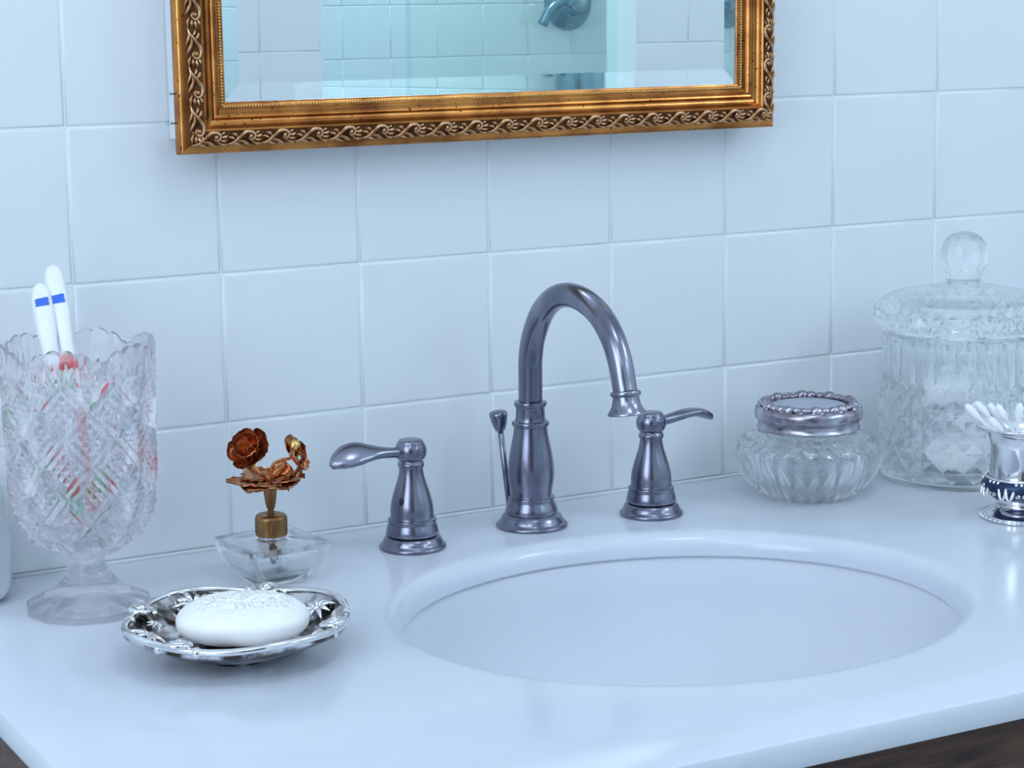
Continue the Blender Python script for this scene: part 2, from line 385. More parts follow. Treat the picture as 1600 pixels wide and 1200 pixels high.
SX, SY, SA, SB = 0.313, -0.2826, 0.1886, 0.1657       # basin cut-out, bottom edge of the stone
def counter():
    per = []
    def side(a, b_, n):
        for i in range(n): per.append((a[0] + (b_[0] - a[0]) * i / n, a[1] + (b_[1] - a[1]) * i / n))
    side((CX1, CY0), (CX1, CY1), 24); side((CX1, CY1), (CX0, CY1), 60); side((CX0, CY1), (CX0, CY0), 30); side((CX0, CY0), (CX1, CY0), 60)
    def corner(p, i):                                   # inset by i, with softly rounded front corners
        x = min(max(p[0], CX0 + i), CX1 - i); y = min(max(p[1], CY0 + i), CY1)
        r = .012
        for cxx, sx in ((CX0 + i, 1), (CX1 - i, -1)):
            kx, ky = cxx + sx * r, CY0 + i + r
            if (x - kx) * sx < 0 and y < ky:
                d = math.hypot(x - kx, y - ky)
                if d > r: x, y = kx + (x - kx) / d * r, ky + (y - ky) / d * r
        return x, y
    ang = [math.atan2((p[1] - SY) / SB, (p[0] - SX) / SA) for p in per]
    L = []
    for i, z in ((.004, 0), (.0012, -.0012), (0, -.004), (0, -CT + .004), (.0012, -CT + .0012), (.004, -CT)):
        L.append([(*corner(p, i), ZC + z) for p in per])
    L = L[::-1]                                        # underside ring -> top ring, then inwards to the cut-out
    R = .012
    H = []
    for k in range(0, 7):
        t = k / 6 * PI / 2; H.append((R * (1 - math.sin(t)), -R * (1 - math.cos(t))))
    L.append([(p[0] * .35 + .65 * (SX + (SA + .03) * math.cos(a)), p[1] * .35 + .65 * (SY + (SB + .03) * math.sin(a)), ZC) for p, a in zip(per, ang)])
    L.append([(SX + (SA + R + .006) * math.cos(a), SY + (SB + R + .006) * math.sin(a), ZC) for a in ang])
    for o_, z in H + [(0.0, -CT + .0015), (.0015, -CT)]:
        L.append([(SX + (SA + o_) * math.cos(a), SY + (SB + o_) * math.sin(a), ZC + z) for a in ang])
    L.append(L[0])
    return loops(L, False, False)
tag(obj('countertop', counter(), 'marble', angle=38), 'white marble countertop with an oval cut-out for the basin', 'countertop')
basin = thing('sink_basin', 'white oval undermount porcelain basin below the marble counter', 'sink', (SX, SY, ZC - CT))
def ell(rx, ry, z, n=96): return [(rx * math.cos(2 * PI * i / n), ry * math.sin(2 * PI * i / n), z) for i in range(n)]
bl = [ell(SA + .022, SB + .022, -.006), ell(SA + .022, SB + .022, -.0004), ell(SA + .003, SB + .003, -.0004), ell(SA + .002, SB + .002, -.004)]
for k in range(1, 13):
    t = k / 12 * PI / 2
    bl.append(ell(.025 + (SA - .022) * math.cos(t) ** .75, .025 + (SB - .022) * math.cos(t) ** .75, -.006 - .135 * math.sin(t) ** .9))
obj('bowl', loops(bl, False, False), 'porcelain', basin)
obj('drain', lathe([(0, -.1385), (.008, -.1375), (.012, -.139), (.020, -.1395), (.0255, -.1385), (.0265, -.1405), (.0, -.15)], 40), 'nickel', basin)

# ------------------------------------------------------------------ faucet
def mm(L): return [(r / 1000, z / 1000) for r, z in L]
sp = thing('faucet_spout', 'brushed nickel gooseneck faucet spout between two lever handles', 'faucet', (0.3255, -0.0586, ZC))
obj('base_flange', lathe(mm([(0, 0), (26.2, 0), (27, .8), (27, 2), (25.8, 3.2), (24.6, 3.6), (24, 5), (22.6, 8), (20.8, 10), (18.8, 10.6)]), 56), 'nickel', sp, angle=50)
obj('body', lathe(mm([(19.4, 10.2), (19.9, 11.5), (19.2, 15), (17.4, 19), (17.0, 20.5), (17.4, 21.5), (17.0, 23), (15.6, 23.6), (15.3, 25), (16.1, 30), (17.1, 36), (17.4, 41), (17.1, 47), (16.1, 55), (14.3, 64), (12.9, 71), (12.3, 76.5)]), 56), 'nickel', sp, angle=50)
obj('collar', lathe(mm([(12.0, 76.2), (13.5, 76.8), (14.0, 78.4), (13.5, 80), (11.4, 80.6), (10.9, 83), (10.7, 90), (11.2, 91.6), (12.1, 92.2), (12.5, 93.6), (12.1, 95), (9.4, 95.6), (9.0, 95.7)]), 48), 'nickel', sp, angle=50)
yb, zb = -0.0586, 0.0
arc = [(-.0588, .094), (-.0590, .112), (-.0596, .1275), (-.0643, .1440), (-.0776, .1640), (-.0965, .1768), (-.1175, .1815), (-.140, .1795), (-.1615, .1710), (-.1775, .1570), (-.1867, .1415), (-.1912, .1275), (-.1930, .1222)]
obj('neck', tube(spline([(0, y - yb, z) for y, z in arc], 6), [.0090, .0090, .0089, .0087, .0085], 32, up=(1, 0, 0)), 'nickel', sp)
nz = lathe(mm([(8.2, 1), (10.2, .6), (10.8, -.8), (10.4, -2.4), (9.2, -3), (9.3, -5), (10.3, -9), (12.2, -12.6), (13.4, -14.2), (13.6, -15.4), (12.8, -16), (10.5, -15.8), (10.2, -13), (0, -12.6)][::-1]), 48)
obj('nozzle', xf(nz, T(0, -.1929 - yb, .1228) @ RX(-.14)), 'nickel', sp, angle=50)

rod = thing('drain_lift_rod', 'thin nickel drain lift rod with flared knob behind the gooseneck spout', 'lift rod', (0.3245, -0.0300, ZC))
obj('rod', tube([(0, 0, -.01), (-.0095, 0.0, .0715)], .0023, 14), 'nickel', rod)
kn = lathe(mm([(0, -1), (3.0, -1), (4.0, 0), (5.6, 4.5), (6.8, 10), (7.0, 12), (6.4, 13.6), (5, 14.3), (0, 14.8)]), 28)
obj('knob', xf(kn, T(-.0094, 0, .070) @ RY(-.12)), 'nickel', rod)

def handle(label, loc, yaw, roll, hole):
    h = thing('lever_tap', label, 'tap', loc, 0, 'lever taps beside the spout')
    obj('base_flange', lathe(mm([(0, 0), (23.4, 0), (24.2, .8), (24.2, 2.2), (23, 3.4), (22.2, 3.8), (21.8, 5.2), (20.6, 8), (19.4, 9.4), (17, 9.6)]), 52), 'nickel', h, angle=50)
    obj('body', lathe(mm([(17.6, 10.4), (19.0, 10.6), (19.3, 11.6), (18.6, 15), (17.6, 18.2), (17.3, 19.2), (17.7, 20.4), (17.3, 22), (15.9, 22.6), (15.6, 24), (15.7, 28), (15.1, 33), (13.4, 40), (11.2, 47), (9.6, 52), (8.7, 57), (8.5, 60)]), 52), 'nickel', h, angle=50)
    obj('gap_ring', lathe(mm([(17.2, 9.3), (17.4, 10.6)]), 40), 'hole', h)
    obj('collar', lathe(mm([(8.2, 59.6), (9.3, 60), (9.7, 61.6), (9.3, 63.2), (8.5, 63.8), (8.3, 65)]), 40), 'nickel', h, angle=50)
    obj('hub', lathe(mm([(8.3, 64.6), (9.6, 65.6), (11.0, 68), (11.6, 71), (11.2, 74), (10, 77), (9.0, 78.4), (8.9, 79), (8.2, 79.6), (7.2, 79.8), (0, 80)]), 44), 'nickel', h, angle=50)
    P = spline([(.006, 0, .0712), (.016, 0, .0718), (.027, 0, .0732), (.038, 0, .0742), (.048, 0, .0733), (.057, 0, .0700), (.0625, 0, .0665)], 5)
    lv = tube(P, [.0042, .0042, .0054, .0080, .0100, .0098, .0066, .0022], 20, [.98, .9, .72, .46, .36, .34, .42, .5], up=(0, 0, 1), rolls=[0, 0, roll * .6, roll, roll, roll, roll])
    obj('lever', xf(lv, RZ(yaw)), 'nickel', h)
    if hole:
        obj('set_screw_hole', xf(sphere(.0021, 12, 8, sq=(.5, 1, 1.5)), RZ(hole) @ T(.0143, 0, .0365)), 'hole', h)
    return h
handle('nickel lever handle with a dark screw hole, on the counter beside the glass scent bottle', (0.2203, -0.0698, ZC), PI, 0.75, math.radians(205 + 8))
handle('nickel lever handle standing between the gooseneck spout and the silver-lidded jar', (0.4212, -0.0752, ZC), math.radians(9), 0.15, None)

# ------------------------------------------------------------------ gilt mirror
FX0, FX1, FZ0, FZ1 = 0.0705, 0.5665, ZC + .2875, ZC + .93
YB = -0.020                                            # back of the frame stands off the wall on a shallow box
mir = thing('wall_mirror', 'wall mirror in a carved antique gold frame on the tiled wall above the basin', 'mirror', ((FX0 + FX1) / 2, 0, FZ0))
mx0, mz0 = (FX0 + FX1) / 2, FZ0
obj('backing_box', box(FX0 + .003 - mx0, YB, .010, FX1 - .004 - mx0, -.0008, FZ1 - mz0 - .012), 'white_metal', mir, smooth=False)
PROF = mm([(0, 0), (0, 7), (.6, 8.4), (2.0, 9.2), (5.4, 10.4), (6.0, 10.6), (6.2, 12.2), (7.0, 13.0), (9.4, 14.6), (12, 15.4), (14.4, 15.6), (15.4, 16.6), (16.4, 16.8), (17.2, 16.2), (17.6, 15.0), (19, 12.6), (21, 11.4), (23, 11.2), (23.8, 12.2), (24.8, 12.9), (26.0, 12.6), (27, 11.4), (28.6, 9.8), (29.8, 9.2), (30.2, 8.0), (33.4, 7.6), (34.6, 6.8), (35.0, 3.0)])
FW, FH = FX1 - FX0, FZ1 - FZ0
def rail(side):
    """One mitred member; local x along its length from its first outer corner, z across towards the glass, -y to the front."""
    Ln = FW if side in 'bt' else FH
    V = []; F = []
    for u, h in PROF: V += [(u, -h, u), (Ln - u, -h, u)]
    for i in range(len(PROF) - 1): F.append((2 * i, 2 * i + 2, 2 * i + 3, 2 * i + 1))
    F.append((0, 1, 2 * len(PROF) - 1, 2 * len(PROF) - 2))
    return V, [tuple(reversed(q)) for q in F], Ln
PLACE = {'b': ((FX0, FZ0), 0), 'r': ((FX1, FZ0), PI / 2), 't': ((FX1, FZ1), PI), 'l': ((FX0, FZ1), 1.5 * PI)}
def scroll_motif():
    P = []
    def st(pts, r, h0=.0155):
        P.append(tube(spline([(x / 1000, -(h0 + d / 1000), z / 1000) for x, z, d in pts], 3), [q * .8 / 1000 for q in r], 6))
    st([(-1, 6.8, .2), (4, 8.0, 1.6), (8.6, 11.8, 2.2), (13, 15.0, 2.2), (17.6, 14.8, 2.2), (19.6, 12.0, 2.2), (18.0, 9.6, 2.0), (15.6, 10.2, 1.8), (15.8, 12.2, 1.8)], [.6, 1.5, 1.8, 1.7, 1.5, 1.3, 1.2, 1.0, 1.1])
    st([(5, 8.6, .8), (9.4, 8.8, 2.2), (13, 7.4, 1.8), (16.5, 5.8, .2)], [.6, 1.6, 1.4, .3])
    st([(3, 7.6, .8), (6.4, 6.8, 1.8), (9.4, 5.8, 1.2), (11.5, 5.4, .1)], [.5, 1.2, 1.0, .3])
    st([(18.8, 13.6, 1), (22, 14.8, 1.8), (25.4, 16.4, .3)], [.7, 1.3, .3])
    st([(19.6, 11.8, 1), (23, 12.0, 2.2), (26, 13.8, .4)], [.7, 1.6, .3])
    st([(19, 9.8, 1), (22.4, 9.2, 2.2), (26, 10.6, .4)], [.7, 1.6, .3])
    st([(17.6, 8.6, 1), (21, 6.6, 1.8), (25, 7.4, .3)], [.7, 1.4, .3])
    st([(7.6, 11.4, 1), (5.4, 13.6, 1.6), (2.0, 14.6, .9), (-.4, 16.2, .1)], [.7, 1.5, 1.1, .25])
    st([(5.6, 9.6, .8), (3.0, 11.4, 1.6), (-.4, 12.0, .3)], [.6, 1.3, .3])
    st([(10.6, 13.6, 1), (9.4, 15.4, 1.2), (6.6, 16.4, .2)], [.6, 1.1, .3])
    P.append(sphere(.0017, 8, 6, (.0166, -.0176, .0118)))
    return join(*P)
MOT = mesh('scroll_leaf', *scroll_motif()); MOT.materials.append(M['gold_leaf'])
for s in 'brtl':
    V, F, Ln = rail(s)
    (px, pz), ra = PLACE[s]
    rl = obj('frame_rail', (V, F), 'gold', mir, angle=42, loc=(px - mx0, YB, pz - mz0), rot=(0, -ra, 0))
    nm = int((Ln - .014) / .0252); st = (Ln - .014) / nm
    for k in range(nm):
        o = bpy.data.objects.new('scroll_leaf', MOT); COL.objects.link(o); o.parent = rl
        o.location = (.007 + k * st, .0012, -.0004); o.scale = (st / .0252, 1, 1)
    V0, F0 = sphere(.00105, 6, 4); bd = []
    nb = int((Ln - .064) / .0021)
    for k in range(nb): bd.append(([(x + .032 + (k + .5) * (Ln - .064) / nb, y - .0082, z + .0318) for x, y, z in V0], F0))
    be = obj('beading', join(*bd), 'gilt', rl); be['kind'] = 'stuff'
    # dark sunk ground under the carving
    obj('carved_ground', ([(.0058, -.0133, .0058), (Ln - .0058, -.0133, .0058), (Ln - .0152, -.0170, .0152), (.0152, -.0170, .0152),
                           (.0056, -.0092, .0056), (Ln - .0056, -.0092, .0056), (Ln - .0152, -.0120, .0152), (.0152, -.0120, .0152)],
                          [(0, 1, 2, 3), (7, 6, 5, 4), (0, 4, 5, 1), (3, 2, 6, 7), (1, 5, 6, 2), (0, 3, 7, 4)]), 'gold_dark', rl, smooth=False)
# bevelled glass
GI, BW, BD = .0335, .0135, .0012
gx0, gx1, gz0, gz1 = FX0 + GI - mx0, FX1 - GI - mx0, GI, FH - GI
yg = YB - .0072
def rc(i, y): return [(gx0 + i, y, gz0 + i), (gx1 - i, y, gz0 + i), (gx1 - i, y, gz1 - i), (gx0 + i, y, gz1 - i)]
obj('mirror_glass', loops([rc(0, YB - .0042), rc(0, yg + BD), rc(BW, yg)]), 'plate_glass', mir, smooth=False)
obj('silvering', loops([rc(0, YB - .0020), rc(0, YB - .0041)]), 'mirror', mir, smooth=False)
for zz in (.021, .041):
    obj('hinge', join(box(FX0 - mx0 - .0028, YB - .003, zz, FX0 - mx0 + .003, YB, zz + .0010), sphere(.0009, 8, 6, (FX0 - mx0 - .0028, YB - .0015, zz + .0005))), 'steel_dark', mir, smooth=False)

# ------------------------------------------------------------------ pressed glass goblet with toothbrushes
gob = thing('glass_goblet', 'footed pressed-glass goblet with scalloped rim holding two toothbrushes', 'goblet', (-0.0307, -0.1001, ZC))
def tri(t): return abs((t % 1.0) * 2 - 1)
def lattice(N, rows, rad, zed, cell):
    """Diamond net round a body: N diamonds round, `rows` high; cell(P) returns (points (p, q, lift), faces) of one diamond."""
    pts, fcs = cell; V = []; F = []
    for d in range(0, int(rows * 2) + 1):
        for i in range(N):
            k = len(V)
            for p, q, lift in pts:
                pp, qq = i + p, i - d + q
                u, v = (pp + qq) / 2, (pp - qq) / 2
                if v <= 0 or v >= rows: lift = 0
                v = min(max(v, 0), rows); z = zed(v); a = 2 * PI * u / N; R = rad(z) + lift
                V.append((R * math.cos(a), R * math.sin(a), z))
            for f_ in fcs:
                vs_ = [pts[x] for x in f_]
                lo_ = [(d + (p - q)) / 2 for p, q, _ in vs_]
                if all(x <= 1e-6 for x in lo_) or all(x >= rows - 1e-6 for x in lo_): continue
                F.append(tuple(k + x for x in f_))
    return V, F
def cell_pyramids(n, lift, b, ridge, groove):
    """n x n small pyramids inside a diamond with a ridged border of width b."""
    pts = []; F = []
    g = [b + (1 - 2 * b) * i / n for i in range(n + 1)]
    base = {}
    for i in range(n + 1):
        for j in range(n + 1): base[i, j] = len(pts); pts.append((g[i], g[j], groove))
    for i in range(n):
        for j in range(n):
            c = len(pts); pts.append(((g[i] + g[i + 1]) / 2, (g[j] + g[j + 1]) / 2, lift))
            q = [base[i, j], base[i, j + 1], base[i + 1, j + 1], base[i + 1, j]]
            for k in range(4): F.append((q[k], c, q[(k + 1) % 4])[::-1])
    if b > 0:
        o = [len(pts) + k for k in range(4)]; pts += [(0, 0, groove), (0, 1, groove), (1, 1, groove), (1, 0, groove)]
        h = b * .5; m = [len(pts) + k for k in range(4)]; pts += [(h, h, ridge), (h, 1 - h, ridge), (1 - h, 1 - h, ridge), (1 - h, h, ridge)]
        n_ = [base[0, 0], base[0, n], base[n, n], base[n, 0]]
        for k in range(4):
            k2 = (k + 1) % 4; F.append((o[k], m[k], m[k2], o[k2])[::-1]); F.append((m[k], n_[k], n_[k2], m[k2])[::-1])
    return pts, F
def interp(tab):
    def f_(z):
        for (r0, z0), (r1, z1) in zip(tab, tab[1:]):
            if z <= z1: return r0 + (r1 - r0) * max(0, (z - z0)) / (z1 - z0)
        return tab[-1][0]
    return f_
def rimz(a):
    u = (a / (2 * PI) * 6) % 1
    big = .011 * (abs(math.cos(PI * u)) ** .7)
    return big + .0022 * abs(math.sin(PI * 5 * u * 1.0)) - .006
GT = mm([(30.5, 45), (35.6, 50), (40.2, 57), (43.6, 66), (45.6, 75), (46.2, 85), (46.6, 100), (47.2, 125), (47.8, 145), (48.4, 158)])
gr_ = interp(GT)
gl = lattice(9, 3.0, gr_, lambda v: .046 + v * .0375, cell_pyramids(3, .0022, .20, .0020, -.0018))
low = lathe(mm([(0, 35.2), (12.5, 35.6), (20, 38.6), (26, 42), (gr_(.046) * 1000, 46)]), 54)
def up_f(r, z, a):
    k = max(0, min(1, (z - .1585) / .012)); d = .0012 * abs(math.sin(27 * a)) * (1 - k)
    return r + d, z + rimz(a) * k
top_ = lathe(mm([(gr_(.1585) * 1000, 158.5), (48.9, 160), (49.4, 163), (49.8, 167), (50.0, 170.5), (49.2, 172)]), 180, up_f)
inn = lathe(mm([(46.9, 172), (45.8, 167), (44.9, 158.5), (44.2, 150), (43.4, 120), (42.0, 92), (40.6, 75), (37.6, 64), (32, 56), (24, 51), (12, 49), (0, 48.6)]), 180, lambda r, z, a: (r, z + rimz(a) * max(0, min(1, (z - .1585) / .012))))
kk = len(top_[0]); cap_ = join(top_, inn)
cap_[1].extend([(kk - 180 + j, kk - 180 + (j + 1) % 180, kk + (j + 1) % 180, kk + j) for j in range(180)])
obj('bowl', join(low, gl, cap_), 'glass_pink', gob, smooth=True, angle=12)
def lathe2(po, pi_, fo, fi, n):
    """one closed body: outside up, over the rim, inside down"""
    V1, F1 = lathe(po, n, fo); V2, F2 = lathe(pi_, n, fi)
    k = len(V1); F = F1 + [tuple(i + k for i in q) for q in F2]
    a0 = k - n
    for j in range(n): F.append((a0 + j, a0 + (j + 1) % n, k + (j + 1) % n, k + j))
    return V1 + V2, F
def foot_f(r, z, a):
    s = math.cos(((a * 6 / (2 * PI)) % 1 - .5) * 2 * PI / 6) ; k = .86 + .14 * (1 / max(s, .5)) * .9
    return r * (k if r < .03 else .985 + .02 * math.cos(12 * a)), z
ft = mm([(0, 9), (10, 8), (24, 4.4), (35, 1), (37, 0), (39.6, .2), (40.4, .8), (40.9, 2.2), (40.7, 5), (38.5, 6.6), (33, 9.2), (27, 12.4), (21, 17), (16.6, 21.6), (13.6, 26), (12, 30), (11.6, 33), (12.6, 35.8), (0, 36)])
obj('foot', lathe(ft, 96, foot_f), 'glass_pink', gob, angle=25)

VD = Vector((0.30, 0.954, 0)).normalized(); RT = Vector((VD.y, -VD.x, 0))
def gp(lat, dep, z): return RT * (lat / 1000) + VD * (dep / 1000) + Vector((0, 0, z / 1000))
def brush(label, bot, top, tint, bands, mark):
    A, B = gp(*bot), gp(*top); Lg = (B - A).length
    t = thing('toothbrush', label, 'toothbrush', Vector((-0.0307, -0.1001, ZC)) + A, 0, 'toothbrushes in the goblet')
    zax = (B - A).normalized(); front = -VD; yax = (front - zax * front.dot(zax)).normalized(); xax = yax.cross(zax)
    mt = Matrix((xax, yax, zax)).transposed().to_4x4()
    def put(vf): return xf(vf, mt)
    HS = [(z_, a_ * 1.15, b_ * 1.1) for z_, a_, b_ in [(.16, .0030, .0028), (.28, .0032, .0032), (.38, .0042, .0040), (.50, .0046, .0044), (.62, .0042, .0042), (.70, .0044, .0040), (.80, .0056, .0042), (.90, .0060, .0042), (.955, .0056, .0040), (.985, .0040, .0032), (1.0, .0012, .0012)]]
    def hw(z):
        for (z0, a0, b0), (z1, a1, b1) in zip(HS, HS[1:]):
            if z <= z1: u = (z - z0) / (z1 - z0); return a0 + (a1 - a0) * u, b0 + (b1 - b0) * u
        return HS[-1][1:]
    obj('handle', put(loops([rrect(0, 0, a_, b_, min(a_, b_) * .9, z * Lg, 5) for z, a_, b_ in HS])), 'plastic', t)
    hd = obj('head', put(loops([rrect(0, 0, a_, b_, min(a_, b_) * .9, z * Lg, 5) for z, a_, b_ in [(0, .002, .0015), (.012, .0050, .0024), (.05, .0064, .0026), (.11, .0060, .0026), (.145, .0040, .0027), (.165, .0030, .0027)]])), 'plastic', t)
    obj('bristles', put(join(*[box((c - 1) * .0038 - .0016, .0024, (.018 + r * .0145) * Lg - .0012, (c - 1) * .0038 + .0016, .0118, (.018 + r * .0145) * Lg + .0012) for r in range(8) for c in range(3)])), tint, hd, smooth=False)
    for g0, g1, k in bands:
        zs = [g0 + (g1 - g0) * i / 6 for i in range(7)]
        obj('grip', put(loops([rrect(0, 0, hw(z)[0] + k, hw(z)[1] + k, (min(hw(z)) + k) * .9, z * Lg, 5) for z in zs])), tint, t)
    if mark:
        P = []
        for i in range(9):
            z = (mark[0] + .030 * i / 8) * Lg; wv = .0042 + .0006 * math.sin(i * 2.2)
            P.append([(-wv, .0042, z + .0006 * math.sin(i)), (wv, .0042, z), (wv, .0051, z), (-wv, .0051, z + .0006 * math.sin(i))])
        obj('printed_mark', put(loops(P)), 'blue', t, smooth=False)
    return t
brush('white toothbrush with a blue mark on its handle end and green grip, in the goblet', (-5, -14, 58), (-22.3, 50, 209), 'green', [(.505, .60, .0006)], (.90,))
brush('white toothbrush with a red collar, standing taller than the other one in the goblet', (9, -8, 58), (-13.8, 58, 220), 'red', [(.575, .64, .0006), (.16, .40, .0006)], (.845,))

# ------------------------------------------------------------------ square scent bottle with flower top
bot = thing('scent_bottle', 'square clear glass scent bottle with coppery metal flowers on its pump', 'scent bottle', (0.099, -0.100, ZC), math.radians(6))
def sq(h, z, r): return rrect(0, 0, h / 1000, h / 1000, r / 1000, z / 1000, 5)
go = [sq(14, 0, 4), sq(16.5, .6, 4), (sq(20.5, 5, 3.5)), sq(24.5, 11, 3), sq(27.6, 18, 2.6), sq(29.2, 24, 2.4), sq(29.6, 27.5, 2.4), sq(29.0, 29.0, 2.2), sq(27.6, 29.8, 2), sq(18, 30.6, 6), sq(9.2, 31.2, 8.6), sq(8, 32, 7.6), sq(8, 33.5, 7.6)]
gi = [sq(5.0, 33.5, 4.8), sq(5, 29, 4.8), sq(7, 26.5, 5), sq(19, 25.4, 4), sq(23, 24.2, 3), sq(23.6, 22, 2), sq(21.6, 15, 2), sq(17.5, 9.4, 2), sq(13, 6.6, 3), sq(9, 6, 3)]
obj('glass_body', loops(go + gi), 'glass', bot, angle=30)
def knurl(r, z, a): return (r * (1 + .012 * (1 if math.sin(48 * a) > 0 else -1)) if .033 < z < .0445 and r > .008 else r), z
obj('cap', lathe(mm([(0, 32.2), (10.6, 32.2), (10.9, 33), (10.9, 34), (10.9, 43.5), (10.9, 44.6), (10.2, 46), (9, 46.7), (6, 46.9), (4, 46.2), (0, 46.2)]), 96, knurl), 'brass', bot, angle=40)
ps = obj('pump_stem', lathe(mm([(2.2, 45.8), (2.2, 50.6), (2.9, 51.2), (3.1, 53), (3.5, 54), (4.4, 61), (5, 66.5), (5.2, 68)]), 28), 'brass', bot, angle=40)
obj('dip_tube', lathe(mm([(0, 12), (1.6, 12), (1.6, 20), (3, 21), (3.2, 30), (0, 31)]), 16), 'silver_worn', bot)

def leaf_mesh(L_, W_, cup, wav, seed):
    r = random.Random(seed); V = []; F = []; n, m = 12, 10
    for side_ in (0, 1):
        for i in range(n + 1):
            t = i / n; wd = W_ * (math.sin(PI * min(1, t * .94 + .06) ** .8) ** .7) * (1 + .10 * math.sin(t * 24 + seed))
            for j in range(m + 1):
                s = j / m * 2 - 1
                z = cup * t * t * L_ + abs(s) * .12 * W_ + wav * math.sin(8 * t + 5 * s + seed) + (.0005 * math.cos(t * 34 + abs(s) * 10)) - side_ * .0007
                V.append((t * L_, s * wd, z))
    k = (n + 1) * (m + 1)
    for i in range(n):
        for j in range(m):
            a = i * (m + 1) + j; q = (a, a + m + 1, a + m + 2, a + 1); F.append(q); F.append(tuple(x + k for x in reversed(q)))
    bd = [i * (m + 1) for i in range(n + 1)] + [n * (m + 1) + j for j in range(1, m + 1)] + [i * (m + 1) + m for i in range(n - 1, -1, -1)] + list(range(m - 1, 0, -1))
    for a, b_ in zip(bd, bd[1:] + bd[:1]): F.append((a, b_, b_ + k, a + k))
    return V, F
obj('leaf_rosette', lathe(mm([(0, 66), (5, 66.6), (9, 68.4), (9.4, 69.2), (5, 69.4), (0, 69.6)]), 20), 'copper', bot)
vrot = -math.radians(6)
lat_ang = math.atan2(-.3742, .9274) + vrot
for k, (a, L_, W_, cu) in enumerate([(PI, .0295, .0150, .06), (PI + .95, .0265, .0150, -.06), (-1.05, .0250, .0150, -.05), (-.05, .0240, .0145, .12), (1.05, .0245, .0135, .22), (2.15, .0255, .0145, .16)]):
    obj('leaf', xf(leaf_mesh(L_, W_, cu, .0006, k), T(0, 0, .0682 + .0004 * k) @ RZ(a + lat_ang)), 'copper', bot)
def petal(L_, W_, curl, seed):
    V = []; F = []; n, m = 7, 8
    for sd in (0, 1):
        for i in range(n + 1):
            t = i / n; wd = W_ * (.25 + .75 * math.sin(PI * .5 * min(1, t * 1.25))) * (1 if t < .8 else 1 - (t - .8) * 1.4)
            for j in range(m + 1):
                s = j / m * 2 - 1
                x = L_ * (t - .10 * t * s * s) ; zz = curl * L_ * (t ** 2) + .30 * W_ * s * s * (1 - .5 * t) + .0006 * math.sin(9 * s + seed) * t
                V.append((x, s * wd, zz - sd * .0005))
    k = (n + 1) * (m + 1)
    for i in range(n):
        for j in range(m):
            a = i * (m + 1) + j; q = (a, a + m + 1, a + m + 2, a + 1); F.append(q); F.append(tuple(x + k for x in reversed(q)))
    bd = [i * (m + 1) for i in range(n + 1)] + [n * (m + 1) + j for j in range(1, m + 1)] + [i * (m + 1) + m for i in range(n - 1, -1, -1)] + list(range(m - 1, 0, -1))
    for a, b_ in zip(bd, bd[1:] + bd[:1]): F.append((a, b_, b_ + k, a + k))
    return V, F
def latv(lat, dep, z):                                  # local to the bottle: sideways, away, up (mm)
    v = Vector((.9274, -.3742, 0)) * (lat / 1000) + Vector((.3742, .9274, 0)) * (dep / 1000) + Vector((0, 0, z / 1000))
    return RZ(vrot) @ v
def blossom(center, axis, rings, seed, stem):
    c = latv(*center); ax = (latv(*axis)).normalized()
    q = Vector((0, 0, 1)).rotation_difference(ax).to_matrix().to_4x4()
    root = obj('blossom', xf(sphere(.0036, 14, 8, sq=(1, 1, .8)), T(*c) @ q), 'gilt', bot)
    r = random.Random(seed)
    for n, L_, W_, tilt, off in rings:
        for k in range(n):
            a = 2 * PI * (k + r.uniform(-.12, .12)) / n + off
            obj('petal', xf(petal(L_ * r.uniform(.92, 1.1), W_, .35, k), T(*c) @ q @ RZ(a) @ T(.0010, 0, -.001) @ RY(-tilt + r.uniform(-.12, .12))), 'copper', root)
    obj('flower_stem', tube(spline([latv(*p) for p in stem], 6), .0011, 8), 'copper', bot)
    return root
blossom((-11, 2, 90), (-.35, -.55, .5), [(5, .0150, .0085, .15, 0), (5, .0125, .0075, .70, .6), (3, .0085, .0055, 1.15, .2)], 3, [(-1, -1, 69), (-4, -4, 74), (-9, -5, 79), (-11, -3, 84), (-11, 0, 88)])
b2 = blossom((16.5, 0, 87), (.75, -.25, .42), [(5, .0125, .0075, .05, .3), (4, .0095, .0060, .75, 0)], 5, [(1, -1, 69), (1, -2, 77), (3, -3, 82), (8, -3, 84.5), (14, -1, 85)])
obj('gilt_bud', xf(sphere(.0040, 14, 10, sq=(1, .9, 1.15)), T(*latv(17.5, -4, 94))), 'gilt', bot)
obj('rhinestone', xf(lathe(mm([(0, -2.6), (2.6, 0), (1.7, 1.4), (0, 1.5)]), 8), T(*latv(20, -6, 86.5)) @ RX(1.2)), 'crystal', bot, smooth=False)
obj('standing_leaf', xf(leaf_mesh(.022, .0085, .15, .0008, 9), T(*latv(19, 4, 68.5)) @ RZ(lat_ang + .2) @ RY(-1.25)), 'copper', bot)
obj('standing_leaf', xf(leaf_mesh(.013, .0075, .1, .0006, 11), T(*latv(8, 7, 69)) @ RZ(lat_ang + 1.2) @ RY(-1.0)), 'copper', bot)

